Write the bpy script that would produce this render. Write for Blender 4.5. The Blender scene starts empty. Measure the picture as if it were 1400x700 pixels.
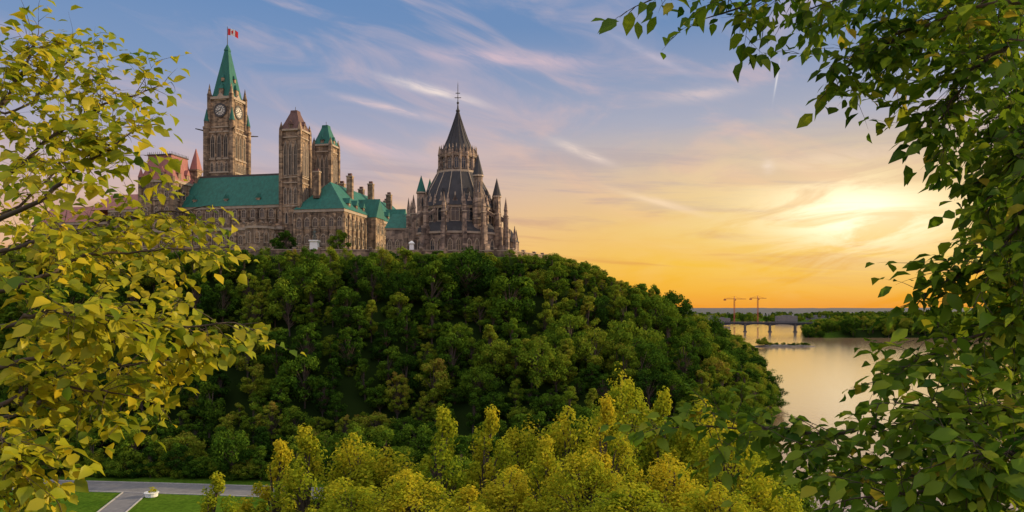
import bpy, math, random
import numpy as np
from mathutils import Vector, Matrix, noise
random.seed(7); np.random.seed(7)
S=bpy.context.scene; COL=S.collection
CH=45.0
def W(px,Y,py=None,z=None):
    return Vector(((px-700)/1000*Y, Y, z if py is None else CH+(422-py)/1000*Y))
def zf(py,Y): return CH+(422-py)/1000*Y
def lerp(a,b,t): return a+(b-a)*t
def interp(x,tab):
    return float(np.interp(x,[t[0] for t in tab],[t[1] for t in tab]))
# ------------------------------------------------------------ materials
def newmat(name):
    m=bpy.data.materials.new(name); m.use_nodes=True
    nt=m.node_tree; nt.nodes.clear()
    out=nt.nodes.new('ShaderNodeOutputMaterial')
    return m,nt,out
def nd(nt,t,**k):
    n=nt.nodes.new(t)
    for a,b in k.items(): setattr(n,a,b)
    return n
def ramp(nt,fac,stops):
    r=nt.nodes.new('ShaderNodeValToRGB'); e=r.color_ramp.elements
    while len(e)<len(stops): e.new(0.5)
    for i,(p,c) in enumerate(stops):
        e[i].position=p; e[i].color=(*c,1)
    nt.links.new(fac,r.inputs[0]); return r.outputs[0]
def noisetex(nt,vec,scale,detail=4,rough=.6,dist=0):
    n=nd(nt,'ShaderNodeTexNoise'); n.inputs['Scale'].default_value=scale
    n.inputs['Detail'].default_value=detail; n.inputs['Roughness'].default_value=rough
    n.inputs['Distortion'].default_value=dist
    nt.links.new(vec,n.inputs['Vector']); return n.outputs['Fac']
def surf_mat(name,c1,c2,scale=1.0,c3=None,rough=.85,bump=.3,metal=0,bricks=None):
    m,nt,out=newmat(name)
    tc=nd(nt,'ShaderNodeTexCoord').outputs['Object']
    b=nd(nt,'ShaderNodeBsdfPrincipled'); b.inputs['Roughness'].default_value=rough; b.inputs['Metallic'].default_value=metal
    f=noisetex(nt,tc,scale,5,.7)
    st=[(.3,c1),(.7,c2)] if c3 is None else [(.25,c1),(.5,c2),(.75,c3)]
    col=ramp(nt,f,st)
    if bricks:
        v=nd(nt,'ShaderNodeTexVoronoi'); v.inputs['Scale'].default_value=bricks
        mp=nd(nt,'ShaderNodeMapping'); mp.inputs['Scale'].default_value=(.55,.55,1.25)
        nt.links.new(tc,mp.inputs[0]); nt.links.new(mp.outputs[0],v.inputs['Vector'])
        sep=nd(nt,'ShaderNodeSeparateColor'); nt.links.new(v.outputs['Color'],sep.inputs[0])
        r2=ramp(nt,sep.outputs[0],[(0,(.45,.42,.41)),(.5,(.93,.91,.88)),(1,(1.5,1.4,1.25))])
        mx=nd(nt,'ShaderNodeMix',data_type='RGBA',blend_type='MULTIPLY'); mx.inputs[0].default_value=1
        nt.links.new(col,mx.inputs[6]); nt.links.new(r2,mx.inputs[7]); col=mx.outputs[2]
        mp2=nd(nt,'ShaderNodeMapping'); mp2.inputs['Scale'].default_value=(.5,.5,.06)
        nt.links.new(tc,mp2.inputs[0])
        f3=noisetex(nt,mp2.outputs[0],1.2,4,.6)
        r3=ramp(nt,f3,[(.38,(.34,.32,.33)),(.62,(1.1,1.08,1.05))])
        mx2=nd(nt,'ShaderNodeMix',data_type='RGBA',blend_type='MULTIPLY'); mx2.inputs[0].default_value=.85
        nt.links.new(col,mx2.inputs[6]); nt.links.new(r3,mx2.inputs[7]); col=mx2.outputs[2]
    nt.links.new(col,b.inputs['Base Color'])
    if bump:
        bp=nd(nt,'ShaderNodeBump'); bp.inputs['Strength'].default_value=bump
        f2=noisetex(nt,tc,scale*4,4,.7); nt.links.new(f2,bp.inputs['Height']); nt.links.new(bp.outputs[0],b.inputs['Normal'])
    nt.links.new(b.outputs[0],out.inputs[0]); return m
def roof_mat(name,c1,c2,seam=.8):
    m,nt,out=newmat(name)
    tc=nd(nt,'ShaderNodeTexCoord').outputs['Object']
    b=nd(nt,'ShaderNodeBsdfPrincipled'); b.inputs['Roughness'].default_value=.75
    mp=nd(nt,'ShaderNodeMapping'); mp.inputs['Scale'].default_value=(.8,.8,.12); nt.links.new(tc,mp.inputs[0])
    f=noisetex(nt,mp.outputs[0],1.0,6,.7)
    col=ramp(nt,f,[(.3,c1),(.7,c2)])
    nt.links.new(col,b.inputs['Base Color'])
    bp=nd(nt,'ShaderNodeBump'); bp.inputs['Strength'].default_value=.4
    nt.links.new(f,bp.inputs['Height']); nt.links.new(bp.outputs[0],b.inputs['Normal'])
    nt.links.new(b.outputs[0],out.inputs[0]); return m
def leaf_mat(name,stops,trans=.45,objrand=.5,gloss=0.0):
    m,nt,out=newmat(name)
    at=nd(nt,'ShaderNodeAttribute',attribute_name='rnd')
    oi=nd(nt,'ShaderNodeObjectInfo')
    mx=nd(nt,'ShaderNodeMix',data_type='FLOAT'); mx.inputs[0].default_value=objrand
    nt.links.new(at.outputs['Fac'],mx.inputs[2]); nt.links.new(oi.outputs['Random'],mx.inputs[3])
    col=ramp(nt,mx.outputs[0],stops)
    d=nd(nt,'ShaderNodeBsdfDiffuse'); t=nd(nt,'ShaderNodeBsdfTranslucent')
    nt.links.new(col,d.inputs[0]); nt.links.new(col,t.inputs[0])
    m1=nd(nt,'ShaderNodeMixShader'); m1.inputs[0].default_value=trans
    nt.links.new(d.outputs[0],m1.inputs[1]); nt.links.new(t.outputs[0],m1.inputs[2])
    o=m1.outputs[0]
    if gloss:
        g=nd(nt,'ShaderNodeBsdfGlossy'); g.inputs['Roughness'].default_value=.45; g.inputs['Color'].default_value=(.7,.75,.6,1)
        m2=nd(nt,'ShaderNodeMixShader'); m2.inputs[0].default_value=gloss
        nt.links.new(o,m2.inputs[1]); nt.links.new(g.outputs[0],m2.inputs[2]); o=m2.outputs[0]
    nt.links.new(o,out.inputs[0]); return m
M={}
M['stone']=surf_mat('sandstone_masonry',(.18,.13,.092),(.38,.285,.20),.25,rough=.9,bricks=.9)
M['stone2']=surf_mat('library_masonry',(.19,.145,.12),(.40,.315,.26),.3,rough=.9,bricks=.9)
M['trim']=surf_mat('pale_dressed_stone',(.27,.21,.16),(.44,.355,.27),.6,rough=.85)
M['copper']=roof_mat('green_copper',(.004,.072,.056),(.013,.15,.115))
M['coppernew']=roof_mat('reddish_copper',(.22,.075,.07),(.38,.16,.135))
M['slate']=roof_mat('dark_slate',(.014,.014,.018),(.04,.038,.046))
M['brownroof']=roof_mat('brown_metal_roof',(.07,.035,.03),(.15,.075,.065))
M['iron']=surf_mat('dark_iron',(.03,.03,.03),(.06,.05,.05),2,rough=.6,bump=0)
M['glass']=surf_mat('window_glass',(.010,.012,.016),(.045,.05,.06),.35,rough=.12,bump=0)
M['louvre']=surf_mat('dark_louvre',(.022,.02,.02),(.045,.038,.034),1,rough=.8,bump=0)
M['dial']=surf_mat('clock_dial',(.55,.52,.46),(.66,.62,.55),1,rough=.5,bump=0)
M['white']=surf_mat('white_paint',(.7,.7,.68),(.8,.8,.78),2,rough=.6,bump=0)
M['red']=surf_mat('red_cloth',(.5,.015,.02),(.65,.03,.03),2,rough=.8,bump=0)
M['bark']=surf_mat('bark',(.035,.025,.018),(.11,.08,.055),3,rough=.95,bump=.6)
M['asphalt']=surf_mat('asphalt',(.12,.12,.13),(.19,.185,.19),.6,rough=.9)
M['concrete']=surf_mat('concrete',(.28,.27,.26),(.42,.4,.38),.5,rough=.85)
M['city']=surf_mat('city_walls',(.10,.10,.11),(.2,.19,.19),.1,rough=.85)
M['rock']=surf_mat('rock',(.06,.055,.05),(.16,.14,.12),.4,rough=.95,bump=.6)
M['bronze']=surf_mat('bronze',(.05,.07,.06),(.10,.12,.1),3,rough=.5,bump=0)
M['steel']=surf_mat('bridge_steel',(.03,.035,.045),(.06,.06,.075),.1,rough=.8,bump=0)
M['yellowpaint']=surf_mat('crane_paint',(.32,.08,.04),(.42,.12,.06),.5,rough=.6,bump=0)
M['skin']=surf_mat('skin',(.45,.28,.2),(.5,.32,.24),3,rough=.6,bump=0)
M['denim']=surf_mat('denim',(.03,.04,.08),(.05,.06,.12),3,rough=.9,bump=0)
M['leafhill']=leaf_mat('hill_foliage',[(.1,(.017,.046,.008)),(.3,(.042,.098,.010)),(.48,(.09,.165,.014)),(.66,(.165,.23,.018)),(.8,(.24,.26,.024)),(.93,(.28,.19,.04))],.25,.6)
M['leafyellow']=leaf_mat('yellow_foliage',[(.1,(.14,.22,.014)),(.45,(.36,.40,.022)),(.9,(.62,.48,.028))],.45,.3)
M['leafleft']=leaf_mat('linden_leaf',[(.05,(.10,.18,.010)),(.45,(.36,.38,.018)),(.95,(.66,.50,.022))],.5,.0,.02)
M['leafright']=leaf_mat('elm_leaf',[(.05,(.03,.085,.008)),(.45,(.11,.20,.012)),(.8,(.24,.31,.018)),(1,(.45,.33,.03))],.45,.0,.015)
# ------------------------------------------------------------ mesh builder
class MB:
    def __init__(s): s.v=[]; s.f=[]
    def add(s,vs,fs):
        o=len(s.v); s.v.extend([tuple(v) for v in vs]); s.f.extend([tuple(i+o for i in f) for f in fs])
    def box(s,c,d,rz=0.0):
        x,y,z=d[0]/2,d[1]/2,d[2]/2; ca,sa=math.cos(rz),math.sin(rz)
        vs=[]
        for k in (-z,z):
            for a,b in ((-x,-y),(x,-y),(x,y),(-x,y)):
                vs.append((c[0]+a*ca-b*sa,c[1]+a*sa+b*ca,c[2]+k))
        s.add(vs,[(0,3,2,1),(4,5,6,7),(0,1,5,4),(1,2,6,5),(2,3,7,6),(3,0,4,7)])
    def b0(s,x0,x1,y0,y1,z0,z1): s.box(((x0+x1)/2,(y0+y1)/2,(z0+z1)/2),(x1-x0,y1-y0,z1-z0))
    def rings(s,rings,cap0=True,cap1=True):
        n=len(rings[0]); o=len(s.v)
        for r in rings: s.v.extend([tuple(p) for p in r])
        for k in range(len(rings)-1):
            for i in range(n):
                j=(i+1)%n
                s.f.append((o+k*n+i,o+k*n+j,o+(k+1)*n+j,o+(k+1)*n+i))
        if cap0: s.f.append(tuple(o+i for i in reversed(range(n))))
        if cap1: s.f.append(tuple(o+(len(rings)-1)*n+i for i in range(n)))
    def lathe(s,c,prof,n=8,ph=0.0):
        rs=[]
        for r,z in prof:
            rs.append([(c[0]+max(r,.01)*math.cos(ph+2*math.pi*i/n),c[1]+max(r,.01)*math.sin(ph+2*math.pi*i/n),c[2]+z) for i in range(n)])
        s.rings(rs)
    def rectprof(s,c,prof):
        rs=[]
        for hx,hy,z in prof:
            rs.append([(c[0]-hx,c[1]-hy,c[2]+z),(c[0]+hx,c[1]-hy,c[2]+z),(c[0]+hx,c[1]+hy,c[2]+z),(c[0]-hx,c[1]+hy,c[2]+z)])
        s.rings(rs)
    def hip(s,x0,x1,y0,y1,z0,z1,inset,axis='x'):
        if axis=='x':
            ym=(y0+y1)/2; a=(x0+inset,ym,z1); b=(x1-inset,ym,z1)
            s.add([(x0,y0,z0),(x1,y0,z0),(x1,y1,z0),(x0,y1,z0),a,b],[(0,1,5,4),(1,2,5),(2,3,4,5),(3,0,4),(0,3,2,1)])
        else:
            xm=(x0+x1)/2; a=(xm,y0+inset,z1); b=(xm,y1-inset,z1)
            s.add([(x0,y0,z0),(x1,y0,z0),(x1,y1,z0),(x0,y1,z0),a,b],[(0,1,4),(1,2,5,4),(2,3,5),(3,0,4,5),(0,3,2,1)])
    def tube(s,pts,rad,n=5):
        pts=[Vector(p) for p in pts]; rs=[]
        for i,p in enumerate(pts):
            t=(pts[min(i+1,len(pts)-1)]-pts[max(i-1,0)])
            if t.length<1e-6: t=Vector((0,0,1))
            t.normalize(); a=t.cross(Vector((.3,.2,.93)))
            if a.length<.05: a=t.cross(Vector((1,0,0)))
            a.normalize(); b=t.cross(a); r=rad[i] if isinstance(rad,(list,tuple)) else rad
            rs.append([p+(a*math.cos(2*math.pi*k/n)+b*math.sin(2*math.pi*k/n))*r for k in range(n)])
        s.rings(rs)
    def obj(s,name,mat,parent=None,loc=(0,0,0),rot=(0,0,0),smooth=False):
        me=bpy.data.meshes.new(name); me.from_pydata(s.v,[],s.f); me.update()
        me.materials.append(mat)
        if smooth: me.polygons.foreach_set('use_smooth',[True]*len(me.polygons))
        o=bpy.data.objects.new(name,me); COL.objects.link(o)
        o.location=loc; o.rotation_euler=rot
        if parent: o.parent=parent
        return o
def empty(name,loc=(0,0,0),rz=0):
    e=bpy.data.objects.new(name,None); COL.objects.link(e); e.location=loc; e.rotation_euler=(0,0,rz); e.empty_display_size=1
    return e
def window(F,G,org,du,n,w,h,t=.28,d=.25):
    org=Vector(org); du=Vector(du); n=Vector(n); up=Vector((0,0,1))
    def prof(w,h,z0):
        return [(-w/2,z0),(-w/2,h*.68),(-w*.36,h*.86),(0,h),(w*.36,h*.86),(w/2,h*.68),(w/2,z0)]
    pi=prof(w,h,0); po=prof(w+2*t,h+t*1.3,-t)
    P=lambda a,k: org+du*a[0]+up*a[1]+n*k
    m=len(pi)
    G.add([P(a,.05) for a in pi],[tuple(range(m))])
    vs=[P(a,d) for a in po]+[P(a,d) for a in pi]+[P(a,.0) for a in po]+[P(a,.05) for a in pi]
    fs=[]
    for i in range(m):
        j=(i+1)%m
        fs+=[(i,j,m+j,m+i),(i,2*m+i,2*m+j,j),(m+i,m+j,3*m+j,3*m+i)]
    F.add(vs,fs)
    if w>1.0:
        F.add([P((-.07,0),.12),P((.07,0),.12),P((.07,h*.95),.12),P((-.07,h*.95),.12)],[(0,1,2,3)])
        F.add([P((-w/2,h*.6),.13),P((w/2,h*.6),.13),P((w/2,h*.6+.14),.13),P((-w/2,h*.6+.14),.13)],[(0,1,2,3)])
def winrow(F,G,a,b,n,z,cnt,w,h,pair=False):
    a=Vector((a[0],a[1],0)); b=Vector((b[0],b[1],0)); du=(b-a).normalized(); L=(b-a).length
    for i in range(cnt):
        c=a+du*(L*(i+.5)/cnt)+Vector((0,0,z))
        if pair:
            window(F,G,c-du*(w*.62),du,n,w*.85,h,.2); window(F,G,c+du*(w*.62),du,n,w*.85,h,.2)
        else: window(F,G,c,du,n,w,h)
# ------------------------------------------------------------ terrain
SHORE=[(-500,70),(100,58),(162,57),(250,88),(330,121),(577,195),(776,247),(1050,312),(1400,398),(2500,640),(3000,1600)]
PLAT=[(-900,215),(-150,257),(-60,262),(2,266),(14,288),(22,330),(30,430),(-900,560)]
def platd(x,y):
    inside=False; best=1e9; n=len(PLAT)
    for i in range(n):
        x0,y0=PLAT[i]; x1,y1=PLAT[(i+1)%n]
        if (y0>y)!=(y1>y) and x<(x1-x0)*(y-y0)/(y1-y0)+x0: inside=not inside
        dx,dy=x1-x0,y1-y0; t=max(0,min(1,((x-x0)*dx+(y-y0)*dy)/(dx*dx+dy*dy)))
        d=math.hypot(x-x0-dx*t,y-y0-dy*t); best=min(best,d)
    return -best if inside else best
def sm(t): t=max(0,min(1,t)); return t*t*(3-2*t)
def ground_h(x,y):
    sh=interp(y,SHORE)
    base=lerp(-3,4,sm((sh-x)/14+.25))
    if y>1130:
        rb=460+(y-1130)*.38
        k=sm((x-rb)/18)*sm((y-1130)/18)
        base=max(base,lerp(-3,4+8*sm((x-rb)/80),k))
    if y>2600: base=max(base,lerp(-3,8,sm((y-2600)/300)))
    if y>2800: base+= 26*sm((y-2800)/3000)
    h=base
    w=77+15*sm((x+60)/120)
    d=platd(x,y)
    if d<w+5:
        s=max(0,min(1,d/w)); hh=64-60*(0.55*s+.45*sm(s))
        hh+= (noise.noise((x*.028,y*.028,0))*10)*(4*s*(1-s)) if d>0 else 0
        hh=lerp(-3,hh,sm((sh-x)/14+.25))
        h=max(h,hh if s<1 else h)
    if y<130:
        hb=43.25-.37*max(0,y-2.5)-.5*max(0,x-14)-(.25*max(0,-x-14))
        h=max(h,hb)
    return h
def axis(a,b,st,lo,hi,s2=None,b2=None):
    xs=list(np.arange(a,b,st)); x=b
    if s2:
        while x<b2: xs.append(x); x+=s2
    s=st if not s2 else s2
    while x<hi: xs.append(x); s*=1.18; x+=s
    xs.append(hi); x=a; s=st
    while x>lo: s*=1.3; x-=s; xs.insert(0,x)
    return xs
gx=axis(-260,300,4,-9000,12000,14,900); gy=axis(-20,460,4,-2500,14000,14,1500)
vs=[(x,y,ground_h(x,y)) for y in gy for x in gx]; nx=len(gx)
fs=[(j*nx+i,j*nx+i+1,(j+1)*nx+i+1,(j+1)*nx+i) for j in range(len(gy)-1) for i in range(nx-1)]
me=bpy.data.meshes.new('ground'); me.from_pydata(vs,[],fs); me.update()
me.polygons.foreach_set('use_smooth',[True]*len(me.polygons))
gr=bpy.data.objects.new('ground',me); COL.objects.link(gr)
m,nt,out=newmat('grass_and_soil')
tc=nd(nt,'ShaderNodeTexCoord').outputs['Object']
b=nd(nt,'ShaderNodeBsdfDiffuse')
f1=noisetex(nt,tc,.09,8,.75); f2=noisetex(nt,tc,1.2,5,.7)
ca=ramp(nt,f1,[(.35,(.045,.10,.010)),(.6,(.08,.145,.015)),(.75,(.10,.12,.025))]); cb=ramp(nt,f2,[(.3,(.55,.55,.55)),(.7,(1.3,1.3,1.1))])
mx=nd(nt,'ShaderNodeMix',data_type='RGBA',blend_type='MULTIPLY'); mx.inputs[0].default_value=1
nt.links.new(ca,mx.inputs[6]); nt.links.new(cb,mx.inputs[7])
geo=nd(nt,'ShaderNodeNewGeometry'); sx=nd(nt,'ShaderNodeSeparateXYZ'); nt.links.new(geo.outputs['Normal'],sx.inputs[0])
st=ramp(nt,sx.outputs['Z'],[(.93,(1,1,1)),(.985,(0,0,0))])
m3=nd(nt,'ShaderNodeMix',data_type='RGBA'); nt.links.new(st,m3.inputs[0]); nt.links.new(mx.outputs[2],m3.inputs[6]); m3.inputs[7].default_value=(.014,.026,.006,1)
nt.links.new(m3.outputs[2],b.inputs['Color'])
bp=nd(nt,'ShaderNodeBump'); bp.inputs['Strength'].default_value=.6; nt.links.new(f2,bp.inputs['Height']); nt.links.new(bp.outputs[0],b.inputs['Normal'])
nt.links.new(b.outputs[0],out.inputs[0]); me.materials.append(m)
# water
w=MB(); w.add([(-9000,-2500,0),(12000,-2500,0),(12000,14000,0),(-9000,14000,0)],[(0,1,2,3)])
m,nt,out=newmat('river_water')
tc=nd(nt,'ShaderNodeTexCoord').outputs['Object']
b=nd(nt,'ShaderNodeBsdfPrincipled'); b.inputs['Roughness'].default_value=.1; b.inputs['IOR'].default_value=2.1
b.inputs['Base Color'].default_value=(.26,.17,.10,1)  # light warm base colour stands in for bright sky reflection
mp=nd(nt,'ShaderNodeMapping'); mp.inputs['Scale'].default_value=(1,.45,1); mp.inputs['Rotation'].default_value=(0,0,.3); nt.links.new(tc,mp.inputs[0])
fa=noisetex(nt,mp.outputs[0],.30,5,.65)
bp=nd(nt,'ShaderNodeBump'); bp.inputs['Strength'].default_value=.28; bp.inputs['Distance'].default_value=.35
nt.links.new(fa,bp.inputs['Height']); nt.links.new(bp.outputs[0],b.inputs['Normal']); nt.links.new(b.outputs[0],out.inputs[0])
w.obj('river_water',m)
# ------------------------------------------------------------ path, planter
ZP=4.0
def strip(name,pts,wd,z,mat,kerb=True):
    l=[];r=[]
    for i,p in enumerate(pts):
        p=Vector(p); t=(Vector(pts[min(i+1,len(pts)-1)])-Vector(pts[max(i-1,0)])).normalized(); n=Vector((-t.y,t.x))
        l.append(p+n*wd/2); r.append(p-n*wd/2)
    mb=MB(); mb.add([(p.x,p.y,z) for p in l+r],[(i,len(l)+i,len(l)+i+1,i+1) for i in range(len(l)-1)])
    root=empty(name); mb.obj('paving',mat,root)
    if kerb:
        k=MB()
        for side in (l,r):
            for i in range(len(side)-1):
                a,c=side[i],side[i+1]; d=c-a
                k.box(((a.x+c.x)/2,(a.y+c.y)/2,z+.03),(d.length,.3,.2),math.atan2(d.y,d.x))
        k.obj('kerb',M['concrete'],root)
    return root
strip('road',[(-150,172.5),(-110,170),(-85,167.5),(-60,164.5),(-35,161),(-10,157)],9,ZP+.03,M['asphalt'])
strip('footpath',[(-84,163.6),(-80.5,147),(-77,130)],5.6,ZP+.026,M['asphalt'])
pl=empty('flower_planter',W(207,159.5,z=ZP))
mb=MB(); mb.lathe((0,0,0),[(1.15,0),(1.3,.1),(1.35,.75),(1.55,.9),(1.5,1.0),(1.2,.95)],16); mb.obj('bowl',M['white'],pl)
# ------------------------------------------------------------ leaf clouds
def quads_obj(name,pos,nrm,size,rnd,extra=None,mats=None,aspect=.62):
    n=len(pos); nrm=nrm/np.linalg.norm(nrm,axis=1)[:,None]
    r=np.random.normal(size=(n,3)); a=np.cross(nrm,r); a/=np.linalg.norm(a,axis=1)[:,None]; b=np.cross(nrm,a)
    s=size[:,None]
    V=np.stack([pos-a*s*.5,pos+b*s*aspect*.5+nrm*s*.08,pos+a*s*.5,pos-b*s*aspect*.5+nrm*s*.08],1).reshape(-1,3)
    nv=len(V); ev=extra.v if extra else []; ef=extra.f if extra else []
    me=bpy.data.meshes.new(name)
    allv=np.concatenate([V,np.array(ev).reshape(-1,3)]) if len(ev) else V
    F=[(4*i,4*i+1,4*i+2,4*i+3) for i in range(n)]+[tuple(k+nv for k in f) for f in ef]
    me.from_pydata(allv.tolist(),[],F); me.update()
    at=me.attributes.new('rnd','FLOAT','POINT'); arr=np.zeros(len(allv)); arr[:nv]=np.repeat(rnd,4); at.data.foreach_set('value',arr)
    for mm in mats: me.materials.append(mm)
    mi=np.zeros(len(F),dtype=np.int32); mi[n:]=1; me.polygons.foreach_set('material_index',mi)
    return me
def tree_mesh(name,H,R,ncl,per,leaf,mat,seed,low=.18,tall=.42,pointy=0,rcs=(.2,.42),vs_=.75):
    rs=np.random.RandomState(seed); rd=random.Random(seed)
    P=[];N=[];C=[];tr=MB()
    lean=Vector((rd.uniform(-.05,.05),rd.uniform(-.05,.05),0))*H
    tp=[Vector((0,0,-1.5))]+[lean*t+Vector((rd.uniform(-.15,.15)*R*.2,rd.uniform(-.15,.15)*R*.2,H*.85*t)) for t in (.15,.4,.65,1)]
    tr.tube(tp,[H*.022,H*.018,H*.014,H*.009,H*.003],6)
    for k in range(ncl):
        u=rs.normal(size=3); u/=np.linalg.norm(u); q=rs.uniform(.35,1)**.5
        zz=u[2]*q; rr=1-pointy*max(0,zz)
        c=np.array([u[0]*q*R*rr,u[1]*q*R*rr,H*(low+tall)+zz*H*tall*.92])
        rc=R*rs.uniform(*rcs)
        tr.tube([lean*.5+Vector((0,0,c[2]*rd.uniform(.45,.65))),Vector(c)*.55+Vector((0,0,c[2]*.38)),Vector(c)+Vector((0,0,rc*.6))],[H*.007,H*.004,H*.001],4)
        m=int(per*rs.uniform(.6,1.4))
        d=rs.normal(size=(m,3)); d[:,2]+=.35; d/=np.linalg.norm(d,axis=1)[:,None]
        rad=rc*rs.uniform(.5,1.15,size=(m,1))
        P.append(c+d*rad*np.array([1,1,vs_])); N.append(d+rs.normal(size=(m,3))*.45)
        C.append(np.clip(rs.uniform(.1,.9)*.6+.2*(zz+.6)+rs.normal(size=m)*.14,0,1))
    P=np.concatenate(P);N=np.concatenate(N);C=np.concatenate(C)
    return quads_obj(name,P,N,leaf*rs.uniform(.6,1.4,size=len(P)),C,tr,[mat,M['bark']])
SP=[(4.6,30,.12,.44,.2,(.2,.42),.52),(4.0,34,.1,.45,.45,(.16,.38),.45),(6.6,46,.2,.38,.1,(.16,.32),.6),(3.0,30,.08,.46,.5,(.22,.44),.42),(5.4,30,.16,.42,.3,(.18,.40),.62),(3.8,60,.1,.44,.2,(.12,.24),.36),(2.1,30,.04,.48,.7,(.26,.46),.40),(7.4,56,.22,.36,.0,(.14,.28),.55),(4.4,22,.12,.44,.1,(.26,.5),.5)]
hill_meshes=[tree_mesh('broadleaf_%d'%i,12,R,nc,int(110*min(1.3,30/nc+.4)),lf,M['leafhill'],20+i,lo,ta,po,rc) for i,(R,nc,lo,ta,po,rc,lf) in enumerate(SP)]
def inst(me,parent,loc,sc,name,rz=None):
    o=bpy.data.objects.new(name,me); COL.objects.link(o); o.parent=parent; o.location=loc
    o.rotation_euler=(random.uniform(-.06,.06),random.uniform(-.06,.06),random.uniform(0,6.28) if rz is None else rz)
    o.scale=(sc[0],sc[0],sc[1]) if isinstance(sc,tuple) else (sc,)*3
    return o
forest=empty('hillside_forest')
grid={}
def ok(x,y,r):
    k=(int(x//8),int(y//8))
    for a in range(-1,2):
        for b_ in range(-1,2):
            for (u,v,r2) in grid.get((k[0]+a,k[1]+b_),[]):
                if (u-x)**2+(v-y)**2<((r+r2)/2)**2: return False
    grid.setdefault(k,[]).append((x,y,r)); return True
cnt=0
for _ in range(26000):
    x=random.uniform(-235,190); y=random.uniform(112,440)
    d=platd(x,y); sh=interp(y,SHORE)
    if d<2.5 or x>sh-1.5: continue
    if x<-20 and y<174.5+(-x-50)*.08: continue
    if y<135 and x<0: continue
    mi=random.choice((0,1,2,3,4,5,6,6,7,8,3)); big=SP[mi][0]
    if not ok(x,y,(3.3+big*.5)*random.uniform(.9,1.15)): continue
    h=ground_h(x,y)
    if x<2: top=66.3
    else: top=66.3-.235*(x-2)+random.gauss(0,2.2)+3.5*noise.noise((x*.07,y*.05,3.3))
    hmax=top-h
    hh=random.choice((random.uniform(6,10),random.uniform(9,13),random.uniform(12,17),random.uniform(15,20)))
    if mi==6: hh=random.uniform(13,19)
    if d>65 or y<190: hh=min(hh,random.uniform(8,14))
    if hh>hmax: hh=hmax*random.uniform(.72,1.06)
    if hh<2.0: continue
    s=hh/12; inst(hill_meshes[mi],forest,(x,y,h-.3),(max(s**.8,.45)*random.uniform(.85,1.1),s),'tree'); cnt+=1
for _ in range(1000):
    x=random.uniform(-200,110); y=random.uniform(174,330); d=platd(x,y)
    if d<4 or x>interp(y,SHORE)-4: continue
    if x<-20 and y<174.5+(-x-50)*.08: continue
    h=ground_h(x,y); s=random.uniform(.28,.6); s=min(s,(66-h)/12)
    if s<.15: continue
    inst(random.choice(hill_meshes),forest,(x,y,h-.8),(s*1.25,s),'shrub')
for _ in range(160):
    x=random.uniform(-150,-20); y=173.5+(-x-50)*.08+random.uniform(.5,5); s=random.uniform(.22,.5)
    inst(random.choice(hill_meshes),forest,(x,y,ground_h(x,y)-.9),(s*1.2,s),'shrub')
for _ in range(700):
    y=random.uniform(440,1150); sh=interp(y,SHORE); x=random.uniform(.16*y,sh-3)
    if not ok(x,y,7): continue
    s=random.uniform(.7,1.35); inst(random.choice(hill_meshes),forest,(x,y,ground_h(x,y)-.3),s,'tree'); cnt+=1
print('forest trees',cnt)
for px,Y,s in ((392,281,1.0),(463,283,1.02),(375,292,.85)):
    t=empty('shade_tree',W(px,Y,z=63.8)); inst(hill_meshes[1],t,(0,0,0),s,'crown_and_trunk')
fl=tree_mesh('planter_plant',1.4,1.1,14,40,.22,M['leafyellow'],5,.0,.5); inst(fl,pl,(0,0,.6),1,'plant')
ff=empty('far_shore_forest')
for _ in range(620):
    y=1134+abs(random.gauss(0,170)); x=random.uniform(456+(y-1130)*.38,462+(y-1130)*.38+330)
    inst(random.choice(hill_meshes),ff,(x,y,ground_h(x,y)-.5),random.uniform(.8,1.9),'tree')
for _ in range(300):
    y=random.uniform(1180,2300); sh=interp(y,SHORE); x=random.uniform(.22*y,sh-8)
    inst(random.choice(hill_meshes),ff,(x,y,ground_h(x,y)-.5),random.uniform(.9,1.5),'tree')
for _ in range(500):
    y=random.uniform(2400,3100); x=random.uniform(.15*y,.62*y)
    inst(random.choice(hill_meshes),ff,(x,y,ground_h(x,y)-.5),random.uniform(1.2,2.2),'tree')
mb=MB(); n1=260
rows=[]
for j,(Y,zb) in enumerate(((3300,8),(3600,24),(4200,34),(5200,44),(7000,50),(9000,44))):
    row=[]
    for i in range(n1+1):
        x=lerp(-.9,1.3,i/n1)*Y
        z=zb+noise.noise((i*.13,j*3.1,0))*5+noise.noise((i*.9,j*5.1,2))*2.5+ (5*sm((i/n1-.5)*3) if j>2 else 0)
        row.append((x,Y,z))
    rows.append(row)
vs=[p for r in rows for p in r]; n=n1+1
mb.add(vs,[(j*n+i,j*n+i+1,(j+1)*n+i+1,(j+1)*n+i) for j in range(len(rows)-1) for i in range(n1)])
M['ridge']=surf_mat('haze_tinted_woods',(.035,.045,.055),(.07,.08,.09),.01,rough=1,bump=0)  # bluish distance haze is put into the base colour, no volume
mb.obj('distant_hills',M['ridge'])
# river island
isl=empty('river_island')
mb=MB(); rs=[]
for k,(s,z) in enumerate(((1.05,-1.5),(1,.15),(.85,1.3),(.5,2.3),(.12,2.6))):
    rs.append([(322+37*s*math.cos(a)*(1+.2*noise.noise((a*2,k,0))),868+12*s*math.sin(a)*(1+.3*noise.noise((a*3,k,5))),z) for a in [2*math.pi*i/40 for i in range(40)]])
mb.rings(rs); mb.obj('rocks',M['rock'],isl)
for _ in range(60):
    a=random.uniform(-34,30); inst(random.choice(hill_meshes),isl,(322+a,868+random.uniform(-7,6),1),random.uniform(.18,.36) if a>-18 else random.uniform(.35,.9),'bush')
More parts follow.
